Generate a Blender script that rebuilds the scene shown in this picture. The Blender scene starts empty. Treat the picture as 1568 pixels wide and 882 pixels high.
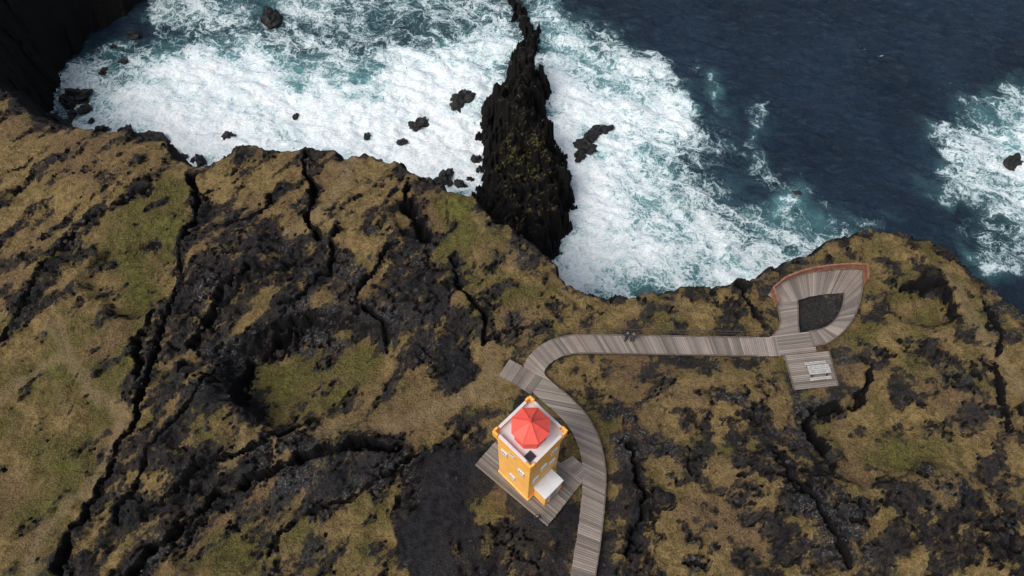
import bpy, bmesh, math, random
import numpy as np
from mathutils import Vector, Matrix
random.seed(4); rng=np.random.RandomState(7)
scene=bpy.context.scene
CAMH=60.0; TH=math.radians(30); F=1088.0; SEA=-16.0

# ---------- survey helper: photo survey points -> world metres at a known elevation
def W(p,z=0.0):
    u=(p[0]-784)/F; v=(441-p[1])/F
    y=v*math.cos(TH)+math.sin(TH); zz=v*math.sin(TH)-math.cos(TH)
    t=(z-CAMH)/zz
    return (u*t, y*t)
def WL(pts,z=0.0): return [W(p,z) for p in pts]

# ---------- numpy noise
def hsh(ix,iy,seed):
    h=(ix.astype(np.int64)*374761393+iy.astype(np.int64)*668265263+seed*974711)&0xFFFFFFFF
    h=((h^(h>>13))*1274126177)&0xFFFFFFFF
    h=h^(h>>16)
    h=(h*2246822519)&0xFFFFFFFF
    return ((h^(h>>15))&0xFFFFFF)/float(0xFFFFFF)
def gn(x,y,seed):
    x0=np.floor(x); y0=np.floor(y); fx=x-x0; fy=y-y0
    ux=fx*fx*fx*(fx*(fx*6-15)+10); uy=fy*fy*fy*(fy*(fy*6-15)+10)
    def g(dx,dy):
        a=hsh(x0+dx,y0+dy,seed)*2*np.pi
        return np.cos(a)*(fx-dx)+np.sin(a)*(fy-dy)
    a=g(0,0);b=g(1,0);c=g(0,1);d=g(1,1)
    return 1.4*((a*(1-ux)+b*ux)*(1-uy)+(c*(1-ux)+d*ux)*uy)
def fbm(x,y,o,seed,gain=.5):
    s=0;a=1;f=1;t=0
    for i in range(o):
        s=s+a*gn(x*f+i*17.3,y*f-i*9.1,seed+i*31); t+=a; a*=gain; f*=2.03
    return s/t*1.3
def ridged(x,y,o,seed):
    s=0;a=1;f=1;t=0
    for i in range(o):
        s=s+a*(1-np.abs(gn(x*f+i*7.3,y*f-i*3.1,seed+i*13))*2.2); t+=a; a*=.5; f*=2.03
    return s/t
def worley(x,y,seed):
    x0=np.floor(x); y0=np.floor(y); f1=np.full(x.shape,9.); f2=np.full(x.shape,9.); cid=np.zeros(x.shape)
    for dx in(-1,0,1):
        for dy in(-1,0,1):
            cx=x0+dx; cy=y0+dy; a=hsh(cx,cy,seed); b=hsh(cx,cy,seed+9)
            d=np.hypot(cx+a-x,cy+b-y); m=d<f1
            f2=np.where(m,f1,np.minimum(f2,d)); cid=np.where(m,hsh(cx,cy,seed+21),cid); f1=np.where(m,d,f1)
    return f2-f1,cid
def sst(a,b,x):
    t=np.clip((x-a)/(b-a),0,1); return t*t*(3-2*t)
def linedist(x,y,pts,closed=False):
    P=list(pts)+([pts[0]] if closed else [])
    d=np.full(x.shape,1e9)
    for (ax,ay),(bx,by) in zip(P[:-1],P[1:]):
        dx,dy=bx-ax,by-ay; L=dx*dx+dy*dy+1e-9
        t=np.clip(((x-ax)*dx+(y-ay)*dy)/L,0,1)
        d=np.minimum(d,(x-ax-t*dx)**2+(y-ay-t*dy)**2)
    return np.sqrt(d)
def inside(x,y,pts):
    c=np.zeros(x.shape,bool); n=len(pts)
    for i in range(n):
        ax,ay=pts[i]; bx,by=pts[(i+1)%n]
        if ay==by: continue
        c^=((ay>y)!=(by>y))&(x<(bx-ax)*(y-ay)/(by-ay)+ax)
    return c
def sdist(x,y,pts):
    d=linedist(x,y,pts,True); return np.where(inside(x,y,pts),d,-d)
def local_eval(x,y,pts,pad,fn,default):
    xs=[p[0] for p in pts]; ys=[p[1] for p in pts]
    m=(x>min(xs)-pad)&(x<max(xs)+pad)&(y>min(ys)-pad)&(y<max(ys)+pad)
    out=np.full(x.shape,default,float)
    if m.any(): out[m]=fn(x[m],y[m])
    return out
def lsd(x,y,pts,pad=6): return local_eval(x,y,pts,pad,lambda a,b:sdist(a,b,pts),-99.)
def lld(x,y,pts,pad=4): return local_eval(x,y,pts,pad,lambda a,b:linedist(a,b,pts),99.)

# ---------- layout data
coast_px=[(200,-290),(165,-200),(100,-150),(20,-105),(-40,-50),(-75,10),(-85,65),(-45,110),(10,140),(45,176),(90,192),(130,198),(165,200),(200,202),(225,212),(250,220),(270,234),(288,256),(306,257),(325,245),(350,230),(375,222),(400,226),(432,224),(470,223),(495,226),(530,235),(555,232),(585,240),(608,245),(625,263),(650,273),(680,288),(715,298),(740,316),(762,337),(800,357),(825,375),(840,388),(850,412),(870,431),(900,446),(930,454),(960,451),(1000,447),(1050,440),(1090,440),(1125,430),(1160,420),(1200,405),(1240,388),(1260,370),(1290,360),(1330,355),(1380,362),(1420,370),(1450,385),(1490,420),(1520,435),(1540,460),(1568,475),(1640,510),(1800,560)]
COAST=[(-1600,600),(-220,270),(-100,185),(-72,150)]+WL(coast_px)+[(120,10),(300,-60),(1600,-300),(1600,-1600),(-1600,-1600)]

def cr(pts,n=10):
    P=[np.array(p,float) for p in pts]; P=[2*P[0]-P[1]]+P+[2*P[-1]-P[-2]]; out=[]
    for i in range(1,len(P)-2):
        for k in range(n):
            t=k/n; a,b,c,d=P[i-1],P[i],P[i+1],P[i+2]
            out.append(tuple(.5*((2*b)+(-a+c)*t+(2*a-5*b+4*c-d)*t*t+(-a+3*b-3*c+d)*t**3)))
    out.append(tuple(P[-2])); return out
path1=cr(WL([(883,960),(891,892),(901,830),(908,770),(910,722),(903,682),(887,648),(862,620),(838,600),(818,578),(822,556),(842,538),(870,529),(900,527)])+WL([(960,528),(1020,529),(1080,530),(1140,531),(1192,531)]),10)
stub=WL([(772,563),(800,578),(822,592)])
outer_top=cr(WL([(1176,452),(1190,438),(1212,427),(1240,419),(1270,415),(1300,413),(1321,414)]),6)
inner_top=cr(WL([(1199,470),(1208,465),(1222,460),(1238,455),(1255,452),(1272,450),(1291,449)]),6)
legL_o=WL([(1186,464),(1192,478),(1194,492),(1190,506),(1181,515)]); legL_i=WL([(1221,461),(1222,472),(1222,485),(1222,496),(1224,510)])
legR_o=cr(WL([(1321,413),(1320,440),(1314,470),(1303,493),(1287,512),(1265,527),(1245,531)]),5)
legR_i=cr(WL([(1291,449),(1291,458),(1288,472),(1281,486),(1271,497),(1255,505),(1238,508)]),5)
jun_a=WL([(1179,515),(1183,546)]); jun_b=WL([(1246,507),(1250,539)])
plat_a=WL([(1199,545),(1215,598)]); plat_b=WL([(1269,538),(1283,591)])
dL=np.array(W((727,712)));dB=np.array(W((838,806)));dR=np.array(W((895,738)))
ax=(dB-dL)/np.linalg.norm(dB-dL); ay=np.array([-ax[1],ax[0]]); dep=abs(np.dot(dR-dB,ay)); 
DECK=[tuple(dL),tuple(dB),tuple(dB+ay*dep),tuple(dL+ay*dep)]
PLAT_POLY=list(outer_top)+list(legR_o)+[W((1248,538)),W((1269,538)),W((1283,591)),W((1215,598)),W((1199,545)),W((1183,546))]+[W((1181,515)),W((1194,492)),W((1186,464))]

# (polygon, rockiness, greenness, softness m)
R=[
 ([(-300,150),(320,200),(320,300),(180,330),(0,340),(-300,380)],.36,.10,2),
 ([(-100,330),(190,330),(190,500),(-100,500)],.46,.2,2),
 ([(-300,480),(170,500),(200,620),(170,720),(110,900),(-300,1000)],.14,.60,3),
 ([(170,300),(300,262),(300,320),(270,400),(245,480),(215,560),(190,640),(165,620),(190,480),(165,400)],.14,.85,1.5),
 ([(300,300),(420,300),(560,300),(650,330),(700,450),(735,560),(720,600),(640,560),(560,500),(450,480),(380,560),(370,620),(330,690),(240,740),(160,740),(215,600),(235,500),(262,420)],.66,.3,2),
 ([(320,235),(610,245),(640,330),(600,350),(480,345),(330,330)],.32,.05,2),
 ([(470,330),(600,320),(610,380),(540,420),(480,400)],.40,.05,1.5),
 ([(300,380),(390,345),(470,360),(450,420),(380,430),(300,470)],.86,.1,1.5),
 ([(375,600),(385,550),(440,510),(520,480),(590,500),(600,560),(570,610),(500,640),(400,640)],.32,.75,1.5),
 ([(500,575),(560,570),(570,600),(500,620)],.1,1.0,1),
 ([(445,475),(560,470),(580,520),(540,500),(450,520)],.72,.3,1),
 ([(600,400),(650,385),(690,410),(705,450),(720,520),(738,575),(700,605),(665,565),(625,510)],.98,.1,1),
 ([(668,300),(730,305),(735,360),(710,440),(745,500),(715,505),(690,440),(665,370)],.12,.85,1),
 ([(740,340),(830,375),(860,440),(850,500),(760,500),(720,440)],.42,.45,1.5),
 ([(600,560),(700,610),(700,660),(640,690),(560,660),(500,650)],.36,.2,1.5),
 ([(735,530),(760,545),(800,600),(740,620),(680,640),(640,650),(690,610),(730,590)],.02,.0,1),
 ([(690,640),(770,625),(790,680),(735,710),(660,700)],.80,.2,1),
 ([(730,640),(765,632),(768,655),(740,668)],.2,.2,.6),
 ([(140,720),(330,680),(480,650),(620,680),(640,700),(600,730),(420,750),(300,830),(220,900),(60,900)],.66,.35,2),
 ([(420,740),(620,720),(620,900),(230,900),(320,820)],.42,.5,2),
 ([(460,700),(600,700),(590,740),(480,770),(420,750)],.95,.1,1),
 ([(648,690),(722,700),(738,740),(745,800),(710,920),(612,920),(625,800),(635,720)],1.2,.0,.6),
 ([(722,735),(760,750),(800,790),(770,800),(740,790)],.1,.6,.8),
 ([(745,800),(800,795),(885,770),(880,920),(715,920)],.95,.1,1),
 ([(700,830),(715,830),(712,890),(702,890)],.3,.0,.5),
 ([(840,450),(1180,440),(1180,515),(840,515)],.40,.35,1.5),
 ([(760,470),(840,470),(830,520),(790,550),(760,520)],.62,.1,1),
 ([(840,550),(1190,548),(1200,640),(960,660),(900,620)],.40,.15,1.5),
 ([(1015,546),(1120,546),(1110,575),(1030,580)],.85,.1,.8),
 ([(1060,580),(1180,560),(1200,620),(1100,630)],.52,.0,1.5),
 ([(930,640),(1010,660),(1010,920),(910,920),(935,760)],.68,.3,1.5),
 ([(1000,660),(1250,640),(1300,760),(1700,760),(1700,950),(1000,950)],.61,.3,2),
 ([(1040,700),(1090,720),(1140,800),(1110,860),(1030,870),(1020,790)],.34,-.2,1.5),
 ([(1170,640),(1290,720),(1320,850),(1230,882),(1180,760)],.78,.1,1.5),
 ([(1212,450),(1300,450),(1290,515),(1215,510)],1.0,0,.3),
 ([(1270,360),(1400,362),(1500,430),(1560,480),(1460,500),(1330,470)],.38,.45,1.5),
 ([(1375,445),(1440,450),(1450,490),(1390,490)],.22,.9,1),
 ([(1290,500),(1380,490),(1420,560),(1340,600),(1300,560)],.40,.3,1.5),
 ([(1245,630),(1340,600),(1420,620),(1490,700),(1440,745),(1350,720),(1255,690)],.22,.5,1.2),
 ([(1460,500),(1700,500),(1700,760),(1500,720)],.52,.3,2),
 ([(1540,540),(1700,560),(1700,620),(1530,600)],.15,.1,1),
 ([(1350,740),(1500,740),(1560,860),(1400,870)],.72,.0,2),
]
PAINT=[(WL(p),r,g,s) for p,r,g,s in R]
TR=[[(80,495),(115,560),(150,605),(190,640),(170,700),(90,780),(55,830),(30,900)],[(95,540),(40,580),(-40,640)],
    [(750,530),(752,575),(715,605),(650,640),(620,650)],[(775,570),(745,600),(715,605)],[(350,700),(470,660),(620,650)],[(1450,430),(1490,500),(1560,590)],[(540,240),(500,330),(440,360)]]
TRAILS=[WL(t) for t in TR]
CRACKS=[(WL(c),w,d) for c,w,d in [
 ([(470,225),(466,262),(478,300),(476,340),(490,370)],.32,1.3),
 ([(290,262),(303,320),(285,380),(272,440),(248,510),(222,580),(200,660),(140,760),(85,880)],.33,1.2),
 ([(300,330),(285,390),(268,410)],.3,1.0),
 ([(610,692),(560,684),(520,690),(460,700),(400,725),(330,752),(282,800),(225,856),(190,900)],.40,1.6),
 ([(385,420),(345,452),(322,500),(290,535),(280,570)],.32,1.1),
 ([(372,632),(364,590),(388,545),(425,515),(450,490)],.45,.8),
 ([(600,380),(560,430),(545,470)],.22,.8),([(560,470),(585,500),(590,530)],.28,1.0),
 ([(690,390),(705,450),(740,490),(745,530)],.2,.7),
 ([(1338,570),(1335,600),(1290,620),(1245,636),(1240,665),(1258,690)],.4,1.1),
 ([(1500,470),(1530,520),(1520,600),(1545,660)],.25,.8),
 ([(620,292),(632,330),(655,362)],.6,1.1),
 ([(115,350),(60,420),(10,520)],.2,.6),([(230,290),(160,330),(120,345)],.25,.7),
 ([(1130,430),(1150,470),(1190,500)],.2,.6),([(430,290),(400,330),(330,350)],.25,.8),([(520,360),(500,420),(430,470)],.25,.8),
 ([(1180,700),(1240,780),(1290,860)],.24,.8),([(960,680),(985,760),(960,850)],.22,.8),([(250,450),(215,520),(210,580)],.28,.9),
 ([(340,560),(300,630),(230,700),(180,800)],.25,.8),([(480,640),(400,680),(300,720),(220,790)],.22,.7),
 ([(1380,440),(1440,440),(1455,480)],.3,.8),([(640,700),(560,760),(450,800),(400,860)],.15,.5)]]
BUMPS=[(W((1405,468)),3,-1.2),(W((1320,660)),6,-.8),(W((345,400)),6,1.4),(W((560,340)),6,.9),(W((650,470)),5,1.0),(W((540,730)),5,1.),(W((640,335)),3,-1.0),
       (W((1230,760)),6,1.2),(W((1430,790)),6,1.2),(W((990,720)),4,.7),(W((1100,600)),6,.3),(W((1380,400)),8,.6),(W((210,420)),5,-1.2),(W((90,700)),9,-.5),(W((150,250)),8,.7),(W((280,640)),7,1.2),(W((340,790)),5,-.8)]

def terrain(x,y,stack=False):
    wx=fbm(x/5,y/5,4,11)*1.6; wy=fbm(x/5,y/5,4,57)*1.6
    wfx=fbm(x/1.1,y/1.1,3,12)*.45; wfy=fbm(x/1.1,y/1.1,3,58)*.45
    near=(np.abs(x)<140)&(y>-60)&(y<190)
    d=sdist(x,y,COAST)
    dw=d+np.where(near,fbm(x/3.0,y/3.0,4,5)*.9+fbm(x/.9,y/.9,2,8)*.25,0)
    xx=x+wx; yy=y+wy
    rock=np.full(x.shape,.5); green=np.full(x.shape,.3)
    for P,r,g,s in PAINT:
        w=sst(-s,s,lsd(xx,yy,P))
        rock=rock*(1-w)+r*w; green=green*(1-w)+g*w
    a=math.radians(52); xr=x*math.cos(a)+y*math.sin(a); yr=-x*math.sin(a)+y*math.cos(a)
    n1=fbm(xr/4.8+wx*.2,yr/2.1+wy*.2,6,101,.65)
    n1b=fbm(x/2.8,y/2.4,6,151,.66)
    mixw=sst(-5,10,x); n1=n1*(1-mixw)+n1b*mixw
    slab=sst(.95,1.08,rock)
    Fld=rock+n1*1.25*(1-slab*.7)
    n2=fbm(x/12,y/12,3,203)
    gr=green+fbm(x/4,y/4,5,303)*.8
    tr=np.zeros(x.shape)
    for T in TRAILS: tr=np.maximum(tr,1-sst(.1,1.1,lld(x+wx*.5,y+wy*.5,T,5)+fbm(x/1.2,y/1.2,3,77)*.7))
    Fld=Fld-tr*.35
    crk=np.zeros(x.shape); h=.7*n2
    brk=sst(-.6,-.3,fbm(x/3.2,y/3.2,3,92))
    wv=.55+.9*np.clip(fbm(x/1.7,y/1.7,2,93)+.4,0,1)
    for P,w,dp in CRACKS:
        dd=lld(x+wx*.45+wfx,y+wy*.45+wfy,P,6)/wv
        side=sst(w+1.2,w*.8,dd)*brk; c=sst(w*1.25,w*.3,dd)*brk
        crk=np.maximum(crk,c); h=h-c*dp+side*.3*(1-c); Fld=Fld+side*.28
    cx,cy=W((485,570)); rr=np.sqrt(((x-cx+wx*.8)/8.2)**2+((y-cy+wy*.8)/6.0)**2)
    rimn=.3+1.0*np.clip(fbm(x/3,y/3,3,94)+.3,0,1); ul=sst(-.9,.3,(-(x-cx)/8+(y-cy)/6))
    h=h-(.9+.8*ul)*sst(1.05,.80,rr)+.7*rimn*np.exp(-((rr-1.12)/.18)**2)
    Fld=Fld+.5*np.exp(-((rr-.98)/.12)**2)*ul
    for (cx,cy),r,a_ in BUMPS:
        rr=np.sqrt((x-cx+wx)**2+((y-cy+wy)*1.25)**2)/r
        h=h+a_*sst(1.15,.55 if a_>0 else .75,rr)
    rk=sst(.35,.65,Fld)
    pl=fbm(x/2.2,y/2.2,5,401,.6)
    e1,c1=worley(x/1.9+wfx*.8+wx*.3,y/1.5+wfy*.8+wy*.3,71); e2,c2=worley(x/.62+wfx*.9,y/.62+wfy*.9,73)
    rough=(1-slab*.9)
    h=h+rk*(.46*(c1-.5)+.30*(c2-.5)*sst(-.3,.3,pl)+.6*pl)*rough+(1-rk)*(fbm(x/1.6,y/1.6,4,501)*.32+fbm(x/.5,y/.5,2,505)*.09)
    fm=sst(.0,.4,fbm(x/4.5,y/4.5,3,95)+.15)
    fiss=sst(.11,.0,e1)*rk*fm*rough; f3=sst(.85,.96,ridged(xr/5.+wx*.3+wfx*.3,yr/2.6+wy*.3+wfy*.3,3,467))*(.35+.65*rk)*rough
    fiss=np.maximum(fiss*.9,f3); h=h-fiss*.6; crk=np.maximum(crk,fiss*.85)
    h=h+rk*fbm(x/.5,y/.5,3,551,.65)*.28*(1-slab*.75)
    dp=np.minimum(lld(x,y,path1,8),lld(x,y,stub,8))-1.0
    dp=np.minimum(dp,-lsd(x,y,PLAT_POLY,8)); dp=np.minimum(dp,-lsd(x,y,DECK,8))
    w=sst(.2,2.6,dp); bed=-.42+fbm(x/1.3,y/1.3,4,601)*.14
    h=bed*(1-w)+h*w; crk=crk*sst(0,.8,dp)
    edge=sst(2.0,0,dw)
    Fld=Fld+sst(1.3,0,dw)*.35*(fbm(x/1.,y/1.,2,650)+.7)
    wl=sst(-38,-52,x)*sst(48,58,y)
    cw=2.4+2.2*wl
    s=sst(-1,.15/2.6,dw/cw); s=np.where(wl>0,s*(1-wl)+wl*np.clip(s+fbm(x/3.5,y/3.5,5,711,.6)*.35*s*(1-s)*4,0,1),s)**.75
    cl=-19+19*s+(1-s)*s*4*(fbm(x/1.6,y/1.6,5,701)*1.8+wl*(fbm(x/2.5,y/2.5,5,705,.6)*3.5+1.5*(worley(x/2.+wfx,y/2.+wfy,77)[1]-.5)))
    h=np.where(dw>0.15,h-edge*.25,cl+(h-.25)*s)
    Fld=np.where(dw<0.05,1.6,Fld)
    cliff=sst(0.1,-.4,dw)
    lich=sst(.25,.6,fbm(x/6,y/6,2,801)+.05)*rk
    for c in [(450,712),(960,665),(1235,640),(1265,800),(770,400),(715,340),(1430,720),(1540,480),(480,490)]:
        cx,cy=W(c); lich=np.maximum(lich,rk*sst(4,1.5,np.hypot(x-cx,y-cy)+wx))
    return h,dict(rock=Fld,green=gr,trail=tr,crack=crk,lichen=lich*(1-slab),cliff=cliff)

STK=WL([(726,325),(736,290),(742,262),(746,235),(738,205),(742,182),(752,164),(768,150),(766,132),(778,118),(792,104),(820,108),(838,126),(842,145),(834,168),(828,200),(846,225),(858,252),(874,285),(873,328),(860,370),(845,425),(740,425)],SEA)
CHN=WL([(800,125),(803,104),(792,96),(812,84),(806,68),(816,54),(800,40),(797,22),(786,4),(782,-20),(770,-50)],SEA)
def stack(x,y):
    wfx=fbm(x/1.1,y/1.1,3,12)*.5
    e,c=worley(x/1.5+wfx,y/1.5-wfx,88); e2,c2=worley(x/.6+wfx,y/.6,89)
    dd=sdist(x,y,STK)+fbm(x/2.2,y/2.2,4,15,.6)*1.6+(c-.5)*.9+(c2-.5)*.4
    d2=1.15-linedist(x,y,CHN)+fbm(x/1.8,y/1.8,4,17,.6)*2.0+(c2-.5)*.5
    h=SEA-2.5+2.5*sst(-1.2,0,dd)+6.0*sst(-.4,3.2,dd)**.7
    h2=SEA-1.6+3.4*sst(-.8,1.6,d2)
    h=np.maximum(h,h2)
    on=sst(-.5,.8,np.maximum(dd,d2)); h=h+on*(fbm(x/2.2,y/2.2,5,25,.62)*2.2+1.7*(c-.5)+.8*(c2-.5)+ridged(x/3,y/3,3,29)*.7-.6)
    top=sst(1.0,2.4,dd)
    yg=(y-W((800,235),SEA+6)[1])/5.; gz=np.exp(-yg**2)
    F_=1.2-top*(.40+.50*gz)+fbm(x/1.6,y/1.6,5,35)*1.0
    return h,dict(rock=F_,green=.55+.8*gz+fbm(x/2,y/2,2,44)*.4,trail=x*0,crack=sst(.1,0,e)*.6*on,lichen=x*0,cliff=(1-sst(-.4,.6,0.9-F_))*.5)

def axis(a,b,s,lim):
    c=list(np.arange(a,b+s/2,s)); st=s; lo=[];v=a
    while v>-lim: st=min(st*1.25,80); v-=st; lo.append(v)
    st=s; hi=[];v=b
    while v<lim: st=min(st*1.25,80); v+=st; hi.append(v)
    return np.array(lo[::-1]+c+hi)
def gridmesh(name,xs,ys,fn,mat,smooth=True):
    X,Y=np.meshgrid(xs,ys); x=X.ravel(); y=Y.ravel()
    h,at=fn(x,y); n=len(x); nx=len(xs); ny=len(ys)
    me=bpy.data.meshes.new(name); me.vertices.add(n)
    me.vertices.foreach_set('co',np.stack([x,y,h],1).astype(np.float32).ravel())
    i=(np.arange(ny-1)[:,None]*nx+np.arange(nx-1)[None,:]).ravel()
    q=np.stack([i,i+1,i+nx+1,i+nx],1).astype(np.int32)
    me.loops.add(q.size); me.loops.foreach_set('vertex_index',q.ravel())
    me.polygons.add(len(q)); me.polygons.foreach_set('loop_start',np.arange(0,q.size,4,dtype=np.int32))
    me.update(calc_edges=True)
    me.polygons.foreach_set('use_smooth',np.full(len(q),smooth))
    for k,v in at.items():
        a=me.attributes.new(k,'FLOAT','POINT'); a.data.foreach_set('value',v.astype(np.float32))
    me.materials.append(mat); me.validate()
    ob=bpy.data.objects.new(name,me); scene.collection.objects.link(ob); return ob

# ---------- materials
class M:
    def __init__(s,name):
        s.m=bpy.data.materials.new(name); s.m.use_nodes=True; s.t=s.m.node_tree; s.b=s.t.nodes['Principled BSDF']
    def n(s,t,**k):
        nd=s.t.nodes.new(t)
        for a,b in k.items(): setattr(nd,a,b)
        return nd
    def l(s,a,b): s.t.links.new(a,b)
    def put(s,sock,v):
        if isinstance(v,bpy.types.NodeSocket): s.l(v,sock)
        else:
            if isinstance(v,(tuple,list)) and len(v)==3 and sock.type=='RGBA': v=(*v,1)
            sock.default_value=v
    def math(s,op,a,b=0,c=0,clamp=False):
        nd=s.n('ShaderNodeMath',operation=op); nd.use_clamp=clamp
        s.put(nd.inputs[0],a); s.put(nd.inputs[1],b)
        return nd.outputs[0]
    def mix(s,f,a,b,mode='MIX'):
        nd=s.n('ShaderNodeMix',data_type='RGBA',blend_type=mode)
        s.put(nd.inputs[0],f); s.put(nd.inputs[6],a); s.put(nd.inputs[7],b); return nd.outputs[2]
    def ss(s,v,a,b,lo=0.,hi=1.):
        nd=s.n('ShaderNodeMapRange',interpolation_type='SMOOTHSTEP')
        s.put(nd.inputs[0],v); nd.inputs[1].default_value=a; nd.inputs[2].default_value=b; nd.inputs[3].default_value=lo; nd.inputs[4].default_value=hi; return nd.outputs[0]
    def pos(s): return s.n('ShaderNodeTexCoord').outputs['Object']
    def noise(s,vec,sc,det=5,rough=.6,dist=0.):
        nd=s.n('ShaderNodeTexNoise'); s.l(vec,nd.inputs['Vector']); nd.inputs['Scale'].default_value=sc; nd.inputs['Detail'].default_value=det; nd.inputs['Roughness'].default_value=rough; nd.inputs['Distortion'].default_value=dist
        return nd.outputs[0]
    def attr(s,nm): return s.n('ShaderNodeAttribute',attribute_name=nm).outputs['Fac']
    def bump(s,h,st,dist):
        nd=s.n('ShaderNodeBump'); nd.inputs['Strength'].default_value=st; nd.inputs['Distance'].default_value=dist; s.l(h,nd.inputs['Height']); s.l(nd.outputs[0],s.b.inputs['Normal'])
def simple(name,col,rough=.7,var=.25,sc=3,bump=.0,metal=0):
    m=M(name); p=m.pos(); n=m.noise(p,sc,5,.65)
    f=m.ss(n,.3,.7); c=m.mix(f,tuple(x*(1-var) for x in col),tuple(min(1,x*(1+var*.6)) for x in col))
    m.l(c,m.b.inputs['Base Color']); m.b.inputs['Roughness'].default_value=rough; m.b.inputs['Metallic'].default_value=metal
    if bump: m.bump(n,bump,.05)
    return m.m

def terrain_mat():
    m=M('lava_and_moss'); p=m.pos()
    nf=m.noise(p,1.5,6,.75); nm=m.noise(p,.35,4,.6); nv=m.noise(p,6,4,.75); nb=m.noise(p,.12,3,.5)
    rk=m.attr('rock'); v=m.math('ADD',rk,m.math('MULTIPLY',m.math('SUBTRACT',nf,.5),1.8))
    fac=m.ss(v,.45,.65)
    g=m.math('ADD',m.attr('green'),m.math('MULTIPLY',m.math('SUBTRACT',nm,.5),.9))
    gold=m.mix(m.ss(nf,.38,.62),(.190,.132,.054),(.385,.275,.118))
    gold=m.mix(m.ss(nb,.44,.64),gold,m.mix(m.ss(nv,.35,.65),(.145,.092,.050),(.30,.205,.105)))
    olive=m.mix(m.ss(nv,.35,.65),(.078,.071,.026),(.225,.182,.060))
    grass=m.mix(m.ss(g,.20,.80),gold,olive)
    bright=m.mix(m.ss(nf,.4,.6),(.092,.095,.027),(.225,.205,.052))
    grass=m.mix(m.ss(g,.8,1.2),grass,bright)
    grass=m.mix(m.math('MULTIPLY',m.attr('trail'),.6),grass,m.mix(nv,(.25,.18,.10),(.40,.30,.175)))
    speck=m.ss(m.noise(p,4.5,4,.85),.515,.60); grass=m.mix(m.math('MULTIPLY',speck,.52),grass,(.045,.036,.022))
    r=m.mix(m.ss(nf,.3,.7),(.0095,.0095,.011),(.040,.039,.044))
    r=m.mix(m.ss(nb,.42,.62),r,m.mix(m.ss(nv,.3,.7),(.021,.020,.023),(.066,.062,.060)))
    brown=m.ss(m.noise(p,2.6,5,.80),.465,.60); bm_=m.math('MULTIPLY',brown,m.ss(rk,1.15,.70)); r=m.mix(m.math('MULTIPLY',bm_,.62),r,m.mix(m.ss(g,.2,.7),(.130,.090,.046),(.092,.079,.034)))
    li=m.math('MULTIPLY',m.attr('lichen'),m.ss(m.noise(p,4.0,5,.88),.53,.61))
    r=m.mix(m.math('MULTIPLY',li,.75),r,(.30,.31,.32))
    c=m.mix(fac,grass,r)
    cliff=m.attr('cliff'); c=m.mix(cliff,c,m.mix(m.ss(nf,.35,.65),(.006,.006,.007),(.030,.028,.027)))
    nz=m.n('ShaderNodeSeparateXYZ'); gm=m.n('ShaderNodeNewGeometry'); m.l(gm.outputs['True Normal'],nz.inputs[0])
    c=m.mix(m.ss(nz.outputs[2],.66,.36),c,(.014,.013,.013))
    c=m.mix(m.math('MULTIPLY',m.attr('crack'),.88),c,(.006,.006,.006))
    m.l(c,m.b.inputs['Base Color']); m.b.inputs['Roughness'].default_value=.95
    m.b.inputs['Specular IOR Level'].default_value=.15
    hh=m.math('ADD',m.math('MULTIPLY',m.noise(p,1.5,6,.78),1.0),m.math('MULTIPLY',m.noise(p,6,3,.7),.4)); m.bump(hh,1.0,.55)
    return m.m
TM=terrain_mat()

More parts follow.
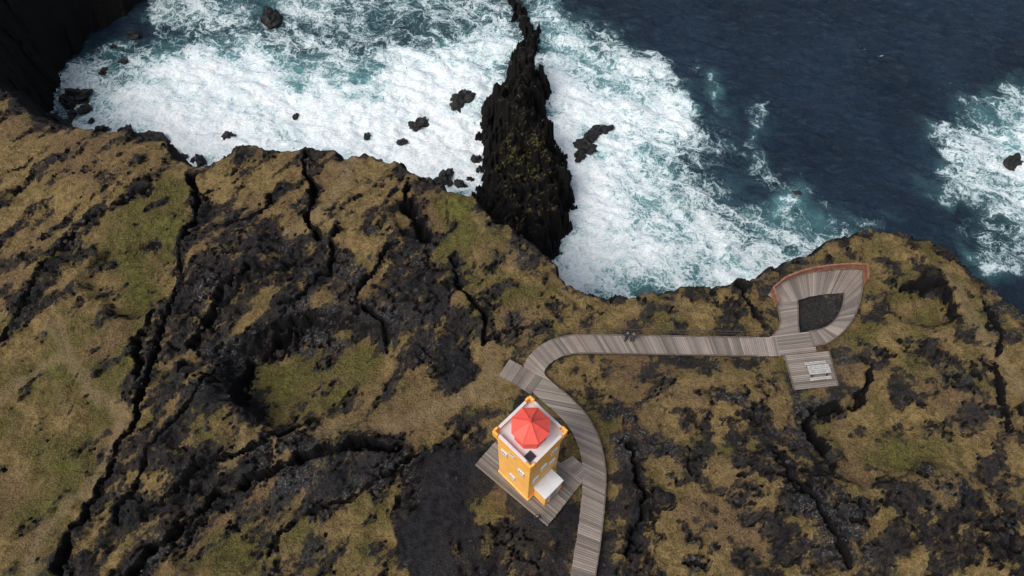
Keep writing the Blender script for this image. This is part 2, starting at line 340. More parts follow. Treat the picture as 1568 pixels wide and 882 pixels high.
def sea_mat():
    m=M('sea_water'); p=m.pos()
    mp=m.n('ShaderNodeMapping'); m.l(p,mp.inputs[0]); mp.inputs['Rotation'].default_value=(0,0,.5)
    P=mp.outputs[0]
    wn=m.n('ShaderNodeTexNoise'); m.l(P,wn.inputs['Vector']); wn.inputs['Scale'].default_value=.22; wn.inputs['Detail'].default_value=6; wn.inputs['Roughness'].default_value=.62
    sub=m.n('ShaderNodeVectorMath',operation='SUBTRACT'); m.l(wn.outputs['Color'],sub.inputs[0]); sub.inputs[1].default_value=(.5,.5,.5)
    sc=m.n('ShaderNodeVectorMath',operation='SCALE'); m.l(sub.outputs[0],sc.inputs[0]); sc.inputs['Scale'].default_value=8
    ad=m.n('ShaderNodeVectorMath',operation='ADD'); m.l(P,ad.inputs[0]); m.l(sc.outputs[0],ad.inputs[1]); Q=ad.outputs[0]
    def lace(s,w):
        v=m.n('ShaderNodeTexVoronoi',feature='DISTANCE_TO_EDGE',voronoi_dimensions='2D'); m.l(Q,v.inputs['Vector']); v.inputs['Scale'].default_value=s
        return m.ss(v.outputs[0],w,0.0)
    L=m.math('MAXIMUM',lace(.40,.17),m.math('MULTIPLY',lace(1.0,.22),.8)); L=m.math('MAXIMUM',L,m.math('MULTIPLY',lace(2.3,.28),.55))
    st=m.n('ShaderNodeMapping'); m.l(Q,st.inputs[0]); st.inputs['Scale'].default_value=(.45,1.1,1)
    N1=m.noise(st.outputs[0],.5,7,.7); N2=m.noise(Q,1.8,5,.72); NL=m.noise(st.outputs[0],.13,3,.5)
    d=m.attr('foam')
    on=m.ss(d,.0,.35)
    v=m.math('ADD',d,m.math('MULTIPLY',m.math('SUBTRACT',N1,.5),2.3))
    v=m.math('ADD',v,m.math('MULTIPLY',m.math('SUBTRACT',NL,.5),1.5))
    v=m.math('ADD',v,m.math('MULTIPLY',m.math('SUBTRACT',L,.4),.50)); v=m.math('ADD',v,m.math('MULTIPLY',m.math('SUBTRACT',N2,.5),1.1))
    v=m.math('MULTIPLY',v,on)
    foam=m.ss(v,.44,.88); veil=m.ss(v,.22,.7)
    aer=m.math('ADD',m.attr('aer'),m.math('MULTIPLY',m.math('SUBTRACT',m.noise(Q,.3,4,.6),.5),.6))
    deep=m.mix(m.ss(m.noise(p,.05,3,.5),.35,.65),(.0042,.0135,.029),(.0095,.0245,.048))
    sw=m.n('ShaderNodeMapping'); m.l(p,sw.inputs[0]); sw.inputs['Rotation'].default_value=(0,0,-.45); sw.inputs['Scale'].default_value=(.5,1.5,1)
    chop=m.ss(m.noise(sw.outputs[0],.9,6,.7),.47,.68); deep=m.mix(m.math('MULTIPLY',chop,.6),deep,(.022,.050,.082))
    cap=m.math('MULTIPLY',m.ss(m.noise(sw.outputs[0],.75,6,.72),.67,.73),m.ss(m.noise(p,.06,2,.5),.42,.6)); deep=m.mix(m.math('MULTIPLY',cap,.8),deep,(.55,.63,.66))
    w=m.mix(m.ss(aer,.15,1.0),deep,(.120,.31,.330))
    w=m.mix(m.math('MULTIPLY',veil,.45),w,(.38,.58,.61))
    hi=m.mix(m.ss(N2,.30,.56),(.56,.69,.73),(.88,.92,.94)); hi=m.mix(m.ss(v,1.35,.80),hi,m.mix(.5,hi,(.50,.66,.71)))
    c=m.mix(foam,w,hi)
    m.l(c,m.b.inputs['Base Color'])
    m.l(m.math('ADD',.25,m.math('MULTIPLY',foam,.6)),m.b.inputs['Roughness']); m.b.inputs['IOR'].default_value=1.33
    calm=m.ss(d,.2,.9,1.0,.45)
    rip=m.noise(P,.9,6,.65); rp2=m.noise(sw.outputs[0],3.0,4,.68)
    hh=m.math('MULTIPLY',m.math('ADD',rip,m.math('MULTIPLY',rp2,.45)),calm); m.bump(hh,1.0,.8)
    return m.m
SM=sea_mat()

FO=[ # polygon at sea level, density, softness
 ([(60,130),(210,60),(420,0),(760,-30),(830,-40),(900,20),(1010,70),(1080,170),(1090,260),(1200,330),(1310,340),(1250,420),(1100,460),(800,480),(300,300),(60,230)],.37,3),
 ([(200,-40),(760,-60),(770,20),(600,50),(450,40),(300,45),(230,50)],.42,3),
 ([(90,165),(230,85),(330,60),(430,85),(560,95),(700,60),(775,40),(770,130),(745,190),(745,330),(600,280),(280,290),(120,230)],.80,3),
 ([(240,110),(330,80),(400,120),(440,160),(420,250),(280,250),(220,180)],1.12,3),
 ([(450,150),(540,110),(650,120),(740,110),(745,300),(640,290),(560,240),(450,230)],1.12,3),
 ([(390,60),(560,70),(640,90),(560,120),(440,115)],.50,2),
 ([(440,60),(480,60),(470,120),(450,140)],.40,2),
 ([(530,130),(565,130),(575,170),(540,175)],.6,1.2),
 ([(380,0),(440,0),(440,50),(380,50)],.28,1.5),
 ([(815,-30),(860,30),(930,80),(1010,105),(1045,170),(1045,250),(1085,320),(1110,400),(1160,430),(900,500),(840,420),(870,320),(840,200),(835,120)],.68,2.5),
 ([(845,140),(940,160),(980,200),(940,260),(970,330),(1010,400),(960,460),(870,440),(875,300),(850,220)],1.03,3),
 ([(990,130),(1040,150),(1050,210),(1010,200)],.76,1.5),
 ([(1030,260),(1070,300),(1080,350),(1030,320)],.32,1),
 ([(1090,380),(1160,400),(1160,430),(1100,430)],.95,1),
 ([(1090,300),(1200,320),(1290,345),(1300,390),(1180,420),(1120,380)],.50,2),
 ([(1195,310),(1230,302),(1232,330),(1200,335)],.8,.8),
 ([(1480,150),(1640,130),(1660,380),(1560,350),(1480,320),(1420,290),(1440,200)],.52,3),
 ([(1520,200),(1620,180),(1620,340),(1530,310)],.78,2),
 ([(1480,340),(1600,350),(1620,450),(1540,430),(1480,400)],.36,2),
 ([(1095,120),(1110,125),(1108,150),(1096,150)],.55,1),([(1150,160),(1180,170),(1170,260),(1130,230)],.36,2),
 ([(1480,385),(1530,395),(1530,415),(1490,410)],.65,1.2),
 ([(1050,60),(1090,110),(1130,210),(1250,290),(1380,330),(1360,370),(1240,330),(1110,250)],.31,3),
 ([(60,110),(130,80),(200,60),(200,110),(130,170),(60,190)],.50,2),
]
FOP=[(WL(p,SEA),d,s) for p,d,s in FO]
def seaf(x,y):
    wx=fbm(x/7,y/7,4,911)*3.8; wy=fbm(x/7,y/7,4,957)*3.8
    f=np.zeros(x.shape); a=np.zeros(x.shape)
    for P,dn,s in FOP:
        L=lsd(x+wx,y+wy,P,14)
        w=sst(-s,s,L); f=f*(1-w)+dn*w
        w2=sst(-s-5,s+2,L); a=np.maximum(a,min(dn,.95)*w2)
    f=f+.12*fbm(x/9,y/9,3,931)*sst(0,.2,a)
    c,s_=math.cos(-.45),math.sin(-.45); xr=x*c+y*s_; yr=-x*s_+y*c
    h=SEA+.5*fbm(xr/12,yr/5,4,971)+.42*fbm(xr/3.6,yr/1.5,4,981)+.4*sst(.3,1,f)*fbm(x/2,y/2,4,991)
    return h,dict(foam=f,aer=a)

sx=axis(-92,90,.3,1700); sy=axis(18,108,.3,1700)
gridmesh('sea',sx,sy,seaf,SM)
tx=axis(-76,66,.17,1500); ty=axis(2,80,.17,1500)
gridmesh('lava_terrain',tx,ty,terrain,TM)
xs=[p[0] for p in STK]; ys=[p[1] for p in STK+CHN]
gridmesh('sea_stack',np.arange(min(xs)-2,max(xs)+2,.13),np.arange(min(ys)-1,max(ys)+2.5,.13),stack,TM)

# ---------- rocks
wet=simple('wet_black_rock',(.010,.010,.011),.7,.5,1.5,.6)
def rockmesh(name,c,s,z,seed,sub=3):
    bm=bmesh.new(); bmesh.ops.create_icosphere(bm,subdivisions=sub,radius=1)
    co=np.array([v.co[:] for v in bm.verts])
    n=fbm(co[:,0]*1.3+seed*3.7,co[:,1]*1.3+co[:,2]*1.7,4,seed,.65); k=1+.85*n
    n2=fbm(co[:,0]*3+seed,co[:,2]*3+co[:,1]*2,2,seed+5)*.28
    for v,a,b in zip(bm.verts,k,n2): v.co=Vector((v.co.x*s[0],v.co.y*s[1],v.co.z*s[2]))*(a+b)
    me=bpy.data.meshes.new(name); bm.to_mesh(me); bm.free(); me.materials.append(wet)
    ob=bpy.data.objects.new(name,me); ob.location=(c[0],c[1],z); ob.rotation_euler[2]=seed*1.3; scene.collection.objects.link(ob)
RK=[(418,34,1.6,1.6),(412,22,1.1,1.3),(123,148,1.8,1.2),(112,158,1.1,.8),(90,190,1.5,1.),(78,182,1.,.7),(100,155,1.,.8),(155,202,1.,.8),(197,205,1.2,.8),(232,215,1.8,1.),(246,224,1.1,.8),(262,234,1.2,.9),(350,210,1.0,.7),(308,248,.9,.8),
    (710,150,1.5,.9),(700,158,1.2,.7),(718,144,.8,.5),(645,188,1.1,.6),(633,193,.9,.5),(616,218,.7,.4),(562,209,.6,.4),(730,244,.8,.6),(683,270,1.1,.8),(705,282,.8,.6),(672,280,1.,.7),(735,262,.7,.5),(720,275,.5,.5),(690,282,.5,.4),
    (895,226,1.4,1.),(912,203,1.2,.8),(924,198,.8,.5),(934,196,.6,.4),(886,240,.9,.7),(862,268,1.,.8),(903,214,1.1,1.),(890,236,.7,.6),(1551,247,1.2,.8),(1545,253,.8,.6),(1220,293,.8,.15),(452,178,.5,.3),(548,158,.6,.3),(245,150,.5,.3),(175,75,.9,.6),(190,95,.7,.5),(795,118,.9,.8),
    (800,30,1.1,.8),(792,8,1.0,.7),(818,58,1.,.7),(803,84,1.0,.9),(812,74,.9,.7),(789,98,.9,.7),(808,44,.8,.6),
    (70,200,1.5,1.),(130,168,.9,.6),(110,175,.8,.5),(205,55,1.,.8),(160,110,.8,.5),(80,130,1.2,.8),(60,150,1.2,.8),(822,62,.4,.3),(865,60,.3,.2),(140,186,.5,.4),(170,190,.4,.3),(185,200,.5,.4),(215,210,.6,.4),(280,240,.6,.5),(296,246,.5,.4)]
for i,(a,b,s,hh) in enumerate(RK):
    c=W((a,b),SEA); rockmesh('sea_rock',c,(s*1.1,s*.75,hh*1.1),SEA-.1,i+3)

# loose lava rubble: one object
def rubble():
    N=30000; x=rng.uniform(-62,60,N); y=rng.uniform(2,66,N)
    h,at=terrain(x,y); k=(at['rock']>.5)&(at['rock']<1.35)&(at['cliff']<.1)&(rng.rand(N)<np.clip((fbm(x/4,y/4,3,33)+.1)*1.3,0.02,1))
    dp=np.minimum(lld(x,y,path1,8),lld(x,y,stub,8)); k&=(dp>1.2)&(lsd(x,y,PLAT_POLY,8)<-.2)&(lsd(x,y,DECK,8)<-.2)
    x,y,h=x[k],y[k],h[k]; n=len(x)
    bm=bmesh.new(); bmesh.ops.create_icosphere(bm,subdivisions=1,radius=1); bv=np.array([v.co[:] for v in bm.verts]); bf=np.array([[v.index for v in f.verts] for f in bm.faces]); bm.free()
    nv=len(bv); r=.05+.22*rng.rand(n)**4
    V=bv[None]*(1+.6*(rng.rand(n,nv,1)-.5))*r[:,None,None]*np.stack([.8+.6*rng.rand(n),.8+.5*rng.rand(n),.4+.4*rng.rand(n)],1)[:,None,:]
    V=V+np.stack([x,y,h+r*.05],1)[:,None,:]; Fc=(bf[None]+(np.arange(n)*nv)[:,None,None]).reshape(-1,3)
    me=bpy.data.meshes.new('lava_rubble'); me.vertices.add(n*nv); me.vertices.foreach_set('co',V.astype(np.float32).ravel())
    me.loops.add(Fc.size); me.loops.foreach_set('vertex_index',Fc.astype(np.int32).ravel()); me.polygons.add(len(Fc)); me.polygons.foreach_set('loop_start',np.arange(0,Fc.size,3,dtype=np.int32)); me.update(calc_edges=True); me.validate()
    me.materials.append(simple('lava_rubble',(.028,.026,.026),.95,.7,.8,.5)); ob=bpy.data.objects.new('lava_rubble',me); scene.collection.objects.link(ob)
rubble()

# ---------- timber
def wood(name,base=(.285,.245,.215)):
    m=M(name); t=m.attr('tint'); p=m.pos(); n=m.noise(p,6,4,.7); nb=m.noise(p,.3,3,.5)
    c=m.mix(t,tuple(x*.40 for x in base),tuple(x*1.40 for x in base)); c=m.mix(m.math('MULTIPLY',n,.38),c,(.10,.082,.068)); c=m.mix(m.math('MULTIPLY',m.ss(nb,.45,.65),.35),c,(.16,.115,.09))
    m.l(c,m.b.inputs['Base Color']); m.b.inputs['Roughness'].default_value=.85; m.bump(n,.3,.02); return m.m
WOOD=wood('weathered_boards')
DARKW=simple('dark_timber',(.06,.048,.038),.9,.4,4)
CURB=simple('curb_timber',(.13,.105,.088),.9,.4,4)
RUST=simple('rusted_steel',(.26,.115,.075),.85,.45,2.5,.3)
def newobj(name,bm,mats,parent=None,loc=(0,0,0),rot=0,smooth=False):
    me=bpy.data.meshes.new(name); bm.to_mesh(me); bm.free()
    for q in (mats if isinstance(mats,list) else [mats]): me.materials.append(q)
    if smooth: me.polygons.foreach_set('use_smooth',[True]*len(me.polygons))
    ob=bpy.data.objects.new(name,me); scene.collection.objects.link(ob); ob.location=loc; ob.rotation_euler[2]=rot
    if parent: ob.parent=parent
    return ob
def empty(name,loc=(0,0,0),rot=0):
    e=bpy.data.objects.new(name,None); scene.collection.objects.link(e); e.location=loc; e.rotation_euler[2]=rot; return e
def resample(P,n):
    P=np.array(P,float); s=np.r_[0,np.cumsum(np.hypot(*np.diff(P,axis=0).T))]; t=np.linspace(0,s[-1],n); return np.stack([np.interp(t,s,P[:,0]),np.interp(t,s,P[:,1])],1)
def plen(P): P=np.array(P); return np.hypot(*np.diff(P,axis=0).T).sum()
def offset(P,w):
    P=np.array(P,float); T=np.gradient(P,axis=0); T/=np.hypot(T[:,0],T[:,1])[:,None]; Nn=np.stack([-T[:,1],T[:,0]],1); return P+Nn*w,P-Nn*w
def prism(bm,quad,z0,z1,mat=0,lay=None,val=0):
    b=[bm.verts.new((q[0],q[1],z0)) for q in quad]; t=[bm.verts.new((q[0],q[1],z1)) for q in quad]; n=len(quad)
    fs=[bm.faces.new(t),bm.faces.new(b[::-1])]+[bm.faces.new((b[i],b[(i+1)%n],t[(i+1)%n],t[i])) for i in range(n)]
    for f in fs: f.material_index=mat
    if lay is not None:
        for v in b+t: v[lay]=val
def strip(bm,c,hw,z0,z1):
    u,v=offset(c,hw)
    for i in range(0,len(c)-1): prism(bm,[u[i],v[i],v[i+1],u[i+1]],z0,z1)
def boards(name,A,B,ztop,parent,pw=.18,gap=.035,curb=0):
    L=(plen(A)+plen(B))/2; n=max(2,int(L/pw)); a=resample(A,n+1); b=resample(B,n+1)
    bm=bmesh.new(); lay=bm.verts.layers.float.new('tint'); g=gap/pw/2; t=.5
    for i in range(n):
        t=.5*t+.5*random.random() if random.random()<.5 else random.random()
        j0,j1=random.uniform(-.03,.03),random.uniform(-.03,.03)
        a0=a[i]*(1-g)+a[i+1]*g; a1=a[i]*g+a[i+1]*(1-g); b0=b[i]*(1-g)+b[i+1]*g; b1=b[i]*g+b[i+1]*(1-g)
        d=(b0-a0)/np.hypot(*(b0-a0)); zz=ztop+random.uniform(-.006,.006)
        prism(bm,[a0-d*j0,a1-d*j0,b1+d*j1,b0+d*j1],zz-.045,zz,0,lay,t)
    bmesh.ops.recalc_face_normals(bm,faces=bm.faces)
    ob=newobj(name,bm,WOOD,parent); bmn=bmesh.new()
    for f in (.06,.5,.94): strip(bmn,a*(1-f)+b*f,.05,ztop-.32,ztop-.055)
    bmesh.ops.recalc_face_normals(bmn,faces=bmn.faces); newobj(name+'_bearers',bmn,DARKW,parent)
    if curb:
        bmn=bmesh.new(); w=np.hypot(*(a[0]-b[0])); f=.045/w
        for k in ([f] if curb&1 else [])+([1-f] if curb&2 else []): strip(bmn,a*(1-k)+b*k,.045,ztop+.01,ztop+.11)
        bmesh.ops.recalc_face_normals(bmn,faces=bmn.faces); newobj(name+'_curbs',bmn,CURB,parent)
    return ob
bw=empty('boardwalk')
pl=np.array(path1); l,r=offset(path1,.98)
boards('main_run',l,r,.05,bw)
cut=[i for i,q in enumerate(path1) if q[0]>W((850,535))[0] and q[1]>W((850,545))[1]]
bmn=bmesh.new()
for s_ in (1,-1):
    e=offset(path1[cut[0]:cut[-1]-6],.95)[0 if s_>0 else 1]; strip(bmn,resample(e,60),.045,.06,.15)
    e=offset(path1[:78],.95)[0 if s_>0 else 1]
    if s_<0: strip(bmn,resample(e,80),.045,.06,.15)
bmesh.ops.recalc_face_normals(bmn,faces=bmn.faces); newobj('curbs',bmn,CURB,bw)
l,r=offset(resample(stub,12),.95); boards('entry_stub',l,r,.066,bw)
boards('deck_link',[DECK[2],tuple(np.array(DECK[2])+ax*-2.4)],[tuple(np.array(DECK[2])+ay*1.1+ax*.2),tuple(np.array(DECK[2])+ay*1.1-ax*2.0)],.032,bw)
vp=empty('viewing_platform')
boards('sea_terrace',outer_top,inner_top,.05,vp,.19)
boards('west_leg',legL_o,legL_i,.066,vp,.18,.035,3)
boards('east_leg',legR_o,legR_i,.082,vp,.18,.035,3)
boards('junction',jun_a,jun_b,.032,vp,.17)
boards('picnic_deck',plat_a,plat_b,.10,vp,.17,.035,3)
dk=empty('lighthouse_deck')
boards('deck_boards',[DECK[0],DECK[3]],[DECK[1],DECK[2]],.014,dk,.16)
def box(bm,c,s,mat=0,rot=0):
    m=Matrix.Translation(c)@Matrix.Rotation(rot,4,'Z')@Matrix.Diagonal((*s,1)); g=bmesh.ops.create_cube(bm,size=1,matrix=m)
def rail(name,P,z,hgt,mat,post=.09,sp=1.6,panel=True,rails=(1.0,.55,.2),rt=.05):
    e=empty(name); n=max(2,int(plen(P)/sp)+1); Q=resample(P,n)
    bm=bmesh.new()
    for q in Q: box(bm,(q[0],q[1],z+hgt/2),(post,post,hgt+.02))
    newobj('posts',bm,mat,e); bm=bmesh.new()
    for a,b in zip(Q[:-1],Q[1:]):
        d=b-a; L=np.hypot(*d); an=math.atan2(d[1],d[0]); c=(a+b)/2
        for rr in rails: box(bm,(c[0],c[1],z+hgt*rr),(L-post,rt*1.8 if rr==1.0 else rt,rt),0,an)
        if panel:
            k=int(L/.13)
            for i in range(k):
                q=a+d*(i+.5)/k; box(bm,(q[0],q[1],z+hgt*.56),(.09,.02,hgt*.72),0,an)
    newobj('rails',bm,mat,e)
rp=WL([(1186,470),(1176,450)])+list(outer_top)[1:]+WL([(1322,436)])
rail('viewing_platform_railing',rp,.06,1.1,RUST,rails=(1.0,.93,.2),rt=.09)
l,r=offset(path1,1.1)
def flt(S): return [tuple(q) for q in S if W((885,515))[0]<q[0]<W((1175,515))[0] and q[1]>25]
top=flt(l)
if np.mean([q[1] for q in top])< W((1000,528))[1]: top=flt(r)
rail('boardwalk_railing',top,-.3,1.3,DARKW,.07,2.2,False,(1.0,.6),.035)

# ---------- lighthouse
def paint(name,col,streak=(.30,.16,.05),amt=.22):
    m=M(name); p=m.pos(); mp=m.n('ShaderNodeMapping'); m.l(p,mp.inputs[0]); mp.inputs['Scale'].default_value=(1,1,.18)
    n=m.noise(mp.outputs[0],2.5,6,.7); n2=m.noise(p,1.2,5,.6)
    c=m.mix(m.ss(n2,.35,.65),tuple(x*.88 for x in col),col); c=m.mix(m.math('MULTIPLY',m.ss(n,.55,.75),amt),c,streak)
    m.l(c,m.b.inputs['Base Color']); m.b.inputs['Roughness'].default_value=.6; m.bump(n2,.15,.02); return m.m
OR=paint('orange_render',(.95,.50,.125)); ORL=paint('orange_trim',(.95,.45,.08)); RED=paint('red_painted_metal',(.86,.105,.075),(.6,.08,.06)); RED2=paint('dark_red_metal',(.66,.07,.05),(.3,.05,.04))  # RED2: deeper red for the roof ribs and finial
WH=paint('white_paint',(.64,.65,.67),(.34,.33,.33),.45)
gm=M('dark_glass'); gm.b.inputs['Roughness'].default_value=.12
gm.l(gm.mix(gm.noise(gm.pos(),2),(.015,.02,.025),(.05,.06,.07)),gm.b.inputs['Base Color']); GL=gm.m
LH=empty('lighthouse',(1.3,16.65,.02),math.radians(45))
a=1.68
def part(name,mat,fn,smooth=False,bevel=0):
    bm=bmesh.new(); fn(bm); bmesh.ops.recalc_face_normals(bm,faces=bm.faces); ob=newobj(name,bm,mat,LH,smooth=smooth)
    if bevel:
        b=ob.modifiers.new('b','BEVEL'); b.width=bevel; b.segments=2
    return ob
part('plinth',OR,lambda b:box(b,(0,0,.15),(2*a+.16,2*a+.16,.3)),bevel=.02)
part('tower_walls',OR,lambda b:box(b,(0,0,4.85),(2*a,2*a,9.1)),bevel=.03)
part('cornice',ORL,lambda b:(box(b,(0,0,9.5),(2*a+.22,2*a+.22,.2)),box(b,(0,0,9.75),(2*a+.5,2*a+.5,.3))),bevel=.03)
P=a+.25
part('gallery_floor',WH,lambda b:box(b,(0,0,9.94),(2*P-.3,2*P-.3,.08)))
def parapet(b):
    for s in(-1,1):
        box(b,(0,s*(P-.09),10.18),(2*P-1.1,.16,.55)); box(b,(s*(P-.09),0,10.18),(.16,2*P-1.1,.55))
part('parapet',ORL,parapet,bevel=.02)
def capping(b):
    for s in(-1,1):
        box(b,(0,s*(P-.14),10.48),(2*P-1.12,.22,.05)); box(b,(s*(P-.14),0,10.48),(.22,2*P-1.12,.05))
part('parapet_capping',WH,capping)
def corners(b):
    for s in(-1,1):
        for t in(-1,1):
            box(b,(s*(P-.07),t*(P-.27),10.26),(.18,.5,.72)); box(b,(s*(P-.32),t*(P-.07),10.26),(.31,.18,.72))
part('corner_battlements',ORL,corners,bevel=.02)
def ngon(b,r0,z0,r1,z1,n=8,ph=math.pi/8,cap=True):
    A=[b.verts.new((r0*math.cos(ph+2*math.pi*i/n),r0*math.sin(ph+2*math.pi*i/n),z0)) for i in range(n)]
    if r1<.01:
        t=b.verts.new((0,0,z1)); [b.faces.new((A[i],A[(i+1)%n],t)) for i in range(n)]
    else:
        B=[b.verts.new((r1*math.cos(ph+2*math.pi*i/n),r1*math.sin(ph+2*math.pi*i/n),z1)) for i in range(n)]
        [b.faces.new((A[i],A[(i+1)%n],B[(i+1)%n],B[i])) for i in range(n)]
        if cap: b.faces.new(B)
    if cap: b.faces.new(A[::-1])
part('lantern_base',RED,lambda b:ngon(b,1.22,9.985,1.22,10.9))
part('lantern_glazing',GL,lambda b:ngon(b,1.12,10.902,1.12,11.598))
def mull(b):
    for i in range(8):
        t=math.pi/8+i*math.pi/4; box(b,(1.15*math.cos(t),1.15*math.sin(t),11.25),(.1,.1,.69),0,t)
        t+=math.pi/8
        if i not in(5,): box(b,(1.06*math.cos(t),1.06*math.sin(t),11.25),(.06,.86,.67),0,t)
part('lantern_mullions',RED,mull)
part('lantern_eave',RED,lambda b:ngon(b,1.44,11.6,1.46,11.72))
part('lantern_roof',RED,lambda b:ngon(b,1.44,11.723,0,12.75,cap=False))
def ribs(b):
    for i in range(8):
        t=math.pi/8+i*math.pi/4; L=math.hypot(1.44,1.03); m_=Matrix.Rotation(t,4,'Z')@Matrix.Translation((.72,0,12.25))@Matrix.Rotation(math.atan2(1.03,1.44),4,'Y')@Matrix.Diagonal((L,.04,.05,1)); bmesh.ops.create_cube(b,size=1,matrix=m_)
part('roof_ribs',RED2,ribs)
part('finial',RED2,lambda b:(ngon(b,.11,12.65,.08,12.95),ngon(b,.04,12.952,.03,13.3)))
part('gallery_hatch',GL,lambda b:box(b,(-1.2,-1.2,10.02),(.62,.62,.09)))
def wins(b,g):
    for (f,o,z) in [('x',.95,7.0),('x',-.85,6.2),('x',.1,2.6),('y',.95,7.4),('y',-.1,5.8),('y',-.95,4.6),('x',.1,8.6),('y',.9,4.8)]:
        w,h=.62,.8
        if f=='x':
            if g: box(b,(-a-.03,o,z),(.03,w-.3,h-.36))
            else:
                for k in(-1,1): box(b,(-a-.04,o+k*(w/2-.07),z),(.12,.14,h)); box(b,(-a-.04,o,z+k*(h/2-.08)),(.118,w-.28,.16))
        else:
            if g: box(b,(o,-a-.03,z),(w-.3,.03,h-.36))
            else:
                for k in(-1,1): box(b,(o+k*(w/2-.07),-a-.04,z),(.14,.12,h)); box(b,(o,-a-.04,z+k*(h/2-.08)),(w-.28,.118,.16))
part('window_frames',WH,lambda b:wins(b,0)); part('window_glass',GL,lambda b:wins(b,1))
part('annex_walls',OR,lambda b:box(b,(-.05,-a-.66,1.22),(2.0,1.3,2.44)),bevel=.02)
part('annex_roof',WH,lambda b:box(b,(-.05,-a-.69,2.53),(2.14,1.36,.16)),bevel=.02)
part('annex_door',simple('grey_door',(.3,.3,.32),.6,.1),lambda b:box(b,(-.05,-a-1.325,1.02),(.85,.05,1.95)))
part('annex_door_frame',WH,lambda b:[box(b,(-.05+s*.48,-a-1.33,1.04),(.1,.07,2.0)) for s in(-1,1)])

# ---------- picnic table
ang=math.atan2(*(np.array(W((1268,562)))-np.array(W((1230,566))))[::-1])
c=W((1249,571)); pt=empty('picnic_table',(c[0],c[1],.10),ang); PW=simple('pale_grey_timber',(.40,.39,.375),.8,.3,5)
bm=bmesh.new()
for i in range(5): box(bm,(0,-.36+i*.18,.75),(2.0,.15,.045))
newobj('table_top',bm,PW,pt); bm=bmesh.new()
for s in(-1,1):
    for k in range(2): box(bm,(0,s*(.68+.16*k),.45),(2.0,.13,.045))
newobj('benches',bm,PW,pt); bm=bmesh.new()
for s in(-1,1):
    box(bm,(s*.75,0,.68),(.07,.86,.09)); box(bm,(s*.75,0,.38),(.07,1.6,.09))
    for t in(-1,1):
        m_=Matrix.Translation((s*.68,t*.5,.37))@Matrix.Rotation(t*.45,4,'X')@Matrix.Diagonal((.06,.09,.82,1)); bmesh.ops.create_cube(bm,size=1,matrix=m_)
newobj('legs',bm,DARKW,pt)

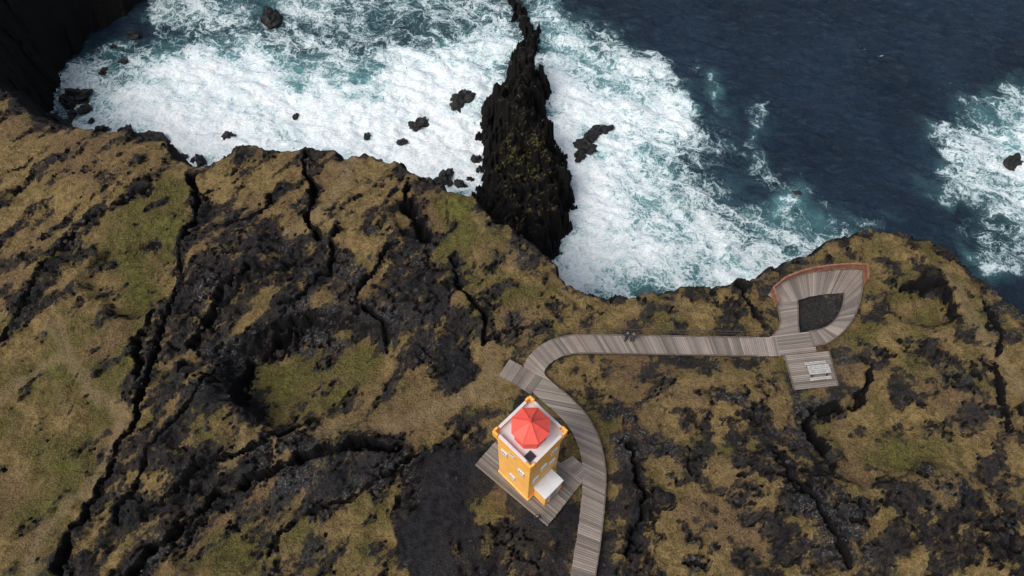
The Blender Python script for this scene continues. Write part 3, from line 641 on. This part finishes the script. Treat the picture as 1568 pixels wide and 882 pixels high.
# ---------- people
def person(px,z,rot,jacket,trous,hood=(.05,.035,.025)):
    V=[(0,0,.95),(0,.0,1.15),(0,.01,1.35),(0,.02,1.46),(0,.03,1.55),(0,.04,1.66),
       (.09,0,.92),(.11,.06,.50),(.12,.02,.10),(.12,.16,.05),(-.09,0,.92),(-.11,-.04,.50),(-.12,-.12,.10),(-.12,.02,.05),
       (.19,0,1.42),(.26,.0,1.13),(.24,.14,.90),(.24,.19,.82),(-.19,0,1.42),(-.26,.02,1.13),(-.23,.17,.92),(-.23,.22,.84)]
    E=[(0,1),(1,2),(2,3),(3,4),(4,5),(0,6),(6,7),(7,8),(8,9),(0,10),(10,11),(11,12),(12,13),(3,14),(14,15),(15,16),(16,17),(3,18),(18,19),(19,20),(20,21)]
    Rr=[.15,.15,.17,.11,.06,.115,.10,.075,.05,.045,.10,.075,.05,.045,.08,.06,.045,.04,.08,.06,.045,.04]
    me=bpy.data.meshes.new('person'); me.from_pydata(V,E,[]); ob=bpy.data.objects.new('person',me); scene.collection.objects.link(ob)
    ob.modifiers.new('skin','SKIN'); sv=me.skin_vertices[0].data
    for q,r_ in zip(sv,Rr): q.radius=(r_,r_)
    sv[0].use_root=True; s=ob.modifiers.new('sub','SUBSURF'); s.levels=1; s.render_levels=2
    m=M('clothes'); sep=m.n('ShaderNodeSeparateXYZ'); m.l(m.pos(),sep.inputs[0]); zc=sep.outputs[2]
    n=m.noise(m.pos(),9)
    c=m.mix(m.ss(zc,.88,.90),trous,jacket)
    c=m.mix(m.ss(zc,1.52,1.54),c,(.45,.28,.2)); c=m.mix(m.ss(m.math('SUBTRACT',zc,sep.outputs[1]),1.60,1.62),c,hood); c=m.mix(m.ss(zc,.12,.10),c,(.02,.02,.02))
    c=m.mix(m.math('MULTIPLY',n,.3),c,(.02,.02,.02)); m.l(c,m.b.inputs['Base Color']); m.b.inputs['Roughness'].default_value=.8
    me.materials.append(m.m); w=W(px,.0); ob.location=(w[0],w[1],z); ob.rotation_euler[2]=rot
person((822,796),.02,math.radians(200),(.02,.022,.03),(.02,.02,.028))
person((958,522),.05,math.radians(10),(.03,.03,.04),(.02,.02,.03))
person((967,523),.05,math.radians(-30),(.05,.05,.07),(.03,.03,.04))

# ---------- light, camera
w=bpy.data.worlds.new('World'); scene.world=w; w.use_nodes=True; nt=w.node_tree; bg=nt.nodes['Background']
sky=nt.nodes.new('ShaderNodeTexSky'); sky.sky_type='NISHITA'; sky.sun_disc=False; EL=math.radians(52); AZ=math.radians(-125)
sky.sun_elevation=EL; sky.sun_rotation=AZ; sky.dust_density=6; sky.air_density=1.2
hs=nt.nodes.new('ShaderNodeHueSaturation'); hs.inputs['Saturation'].default_value=.65; nt.links.new(sky.outputs[0],hs.inputs['Color']); nt.links.new(hs.outputs[0],bg.inputs[0]); bg.inputs[1].default_value=.15
sl=bpy.data.lights.new('sun','SUN'); sl.energy=1.2; sl.angle=math.radians(28); sl.color=(1,.985,.96); so=bpy.data.objects.new('sun',sl); scene.collection.objects.link(so)
dv=Vector((math.sin(AZ)*math.cos(EL),math.cos(AZ)*math.cos(EL),math.sin(EL))); so.rotation_euler=dv.to_track_quat('Z','Y').to_euler()
cd=bpy.data.cameras.new('camera'); cam=bpy.data.objects.new('camera',cd); scene.collection.objects.link(cam); cam.location=(0,0,CAMH); cam.rotation_euler=(TH,0,0)
cd.sensor_width=36; cd.lens=36*F/1568; cd.clip_end=5000; cd.clip_start=.5; scene.camera=cam
scene.view_settings.view_transform='Standard'; scene.view_settings.look='None'; scene.view_settings.exposure=0
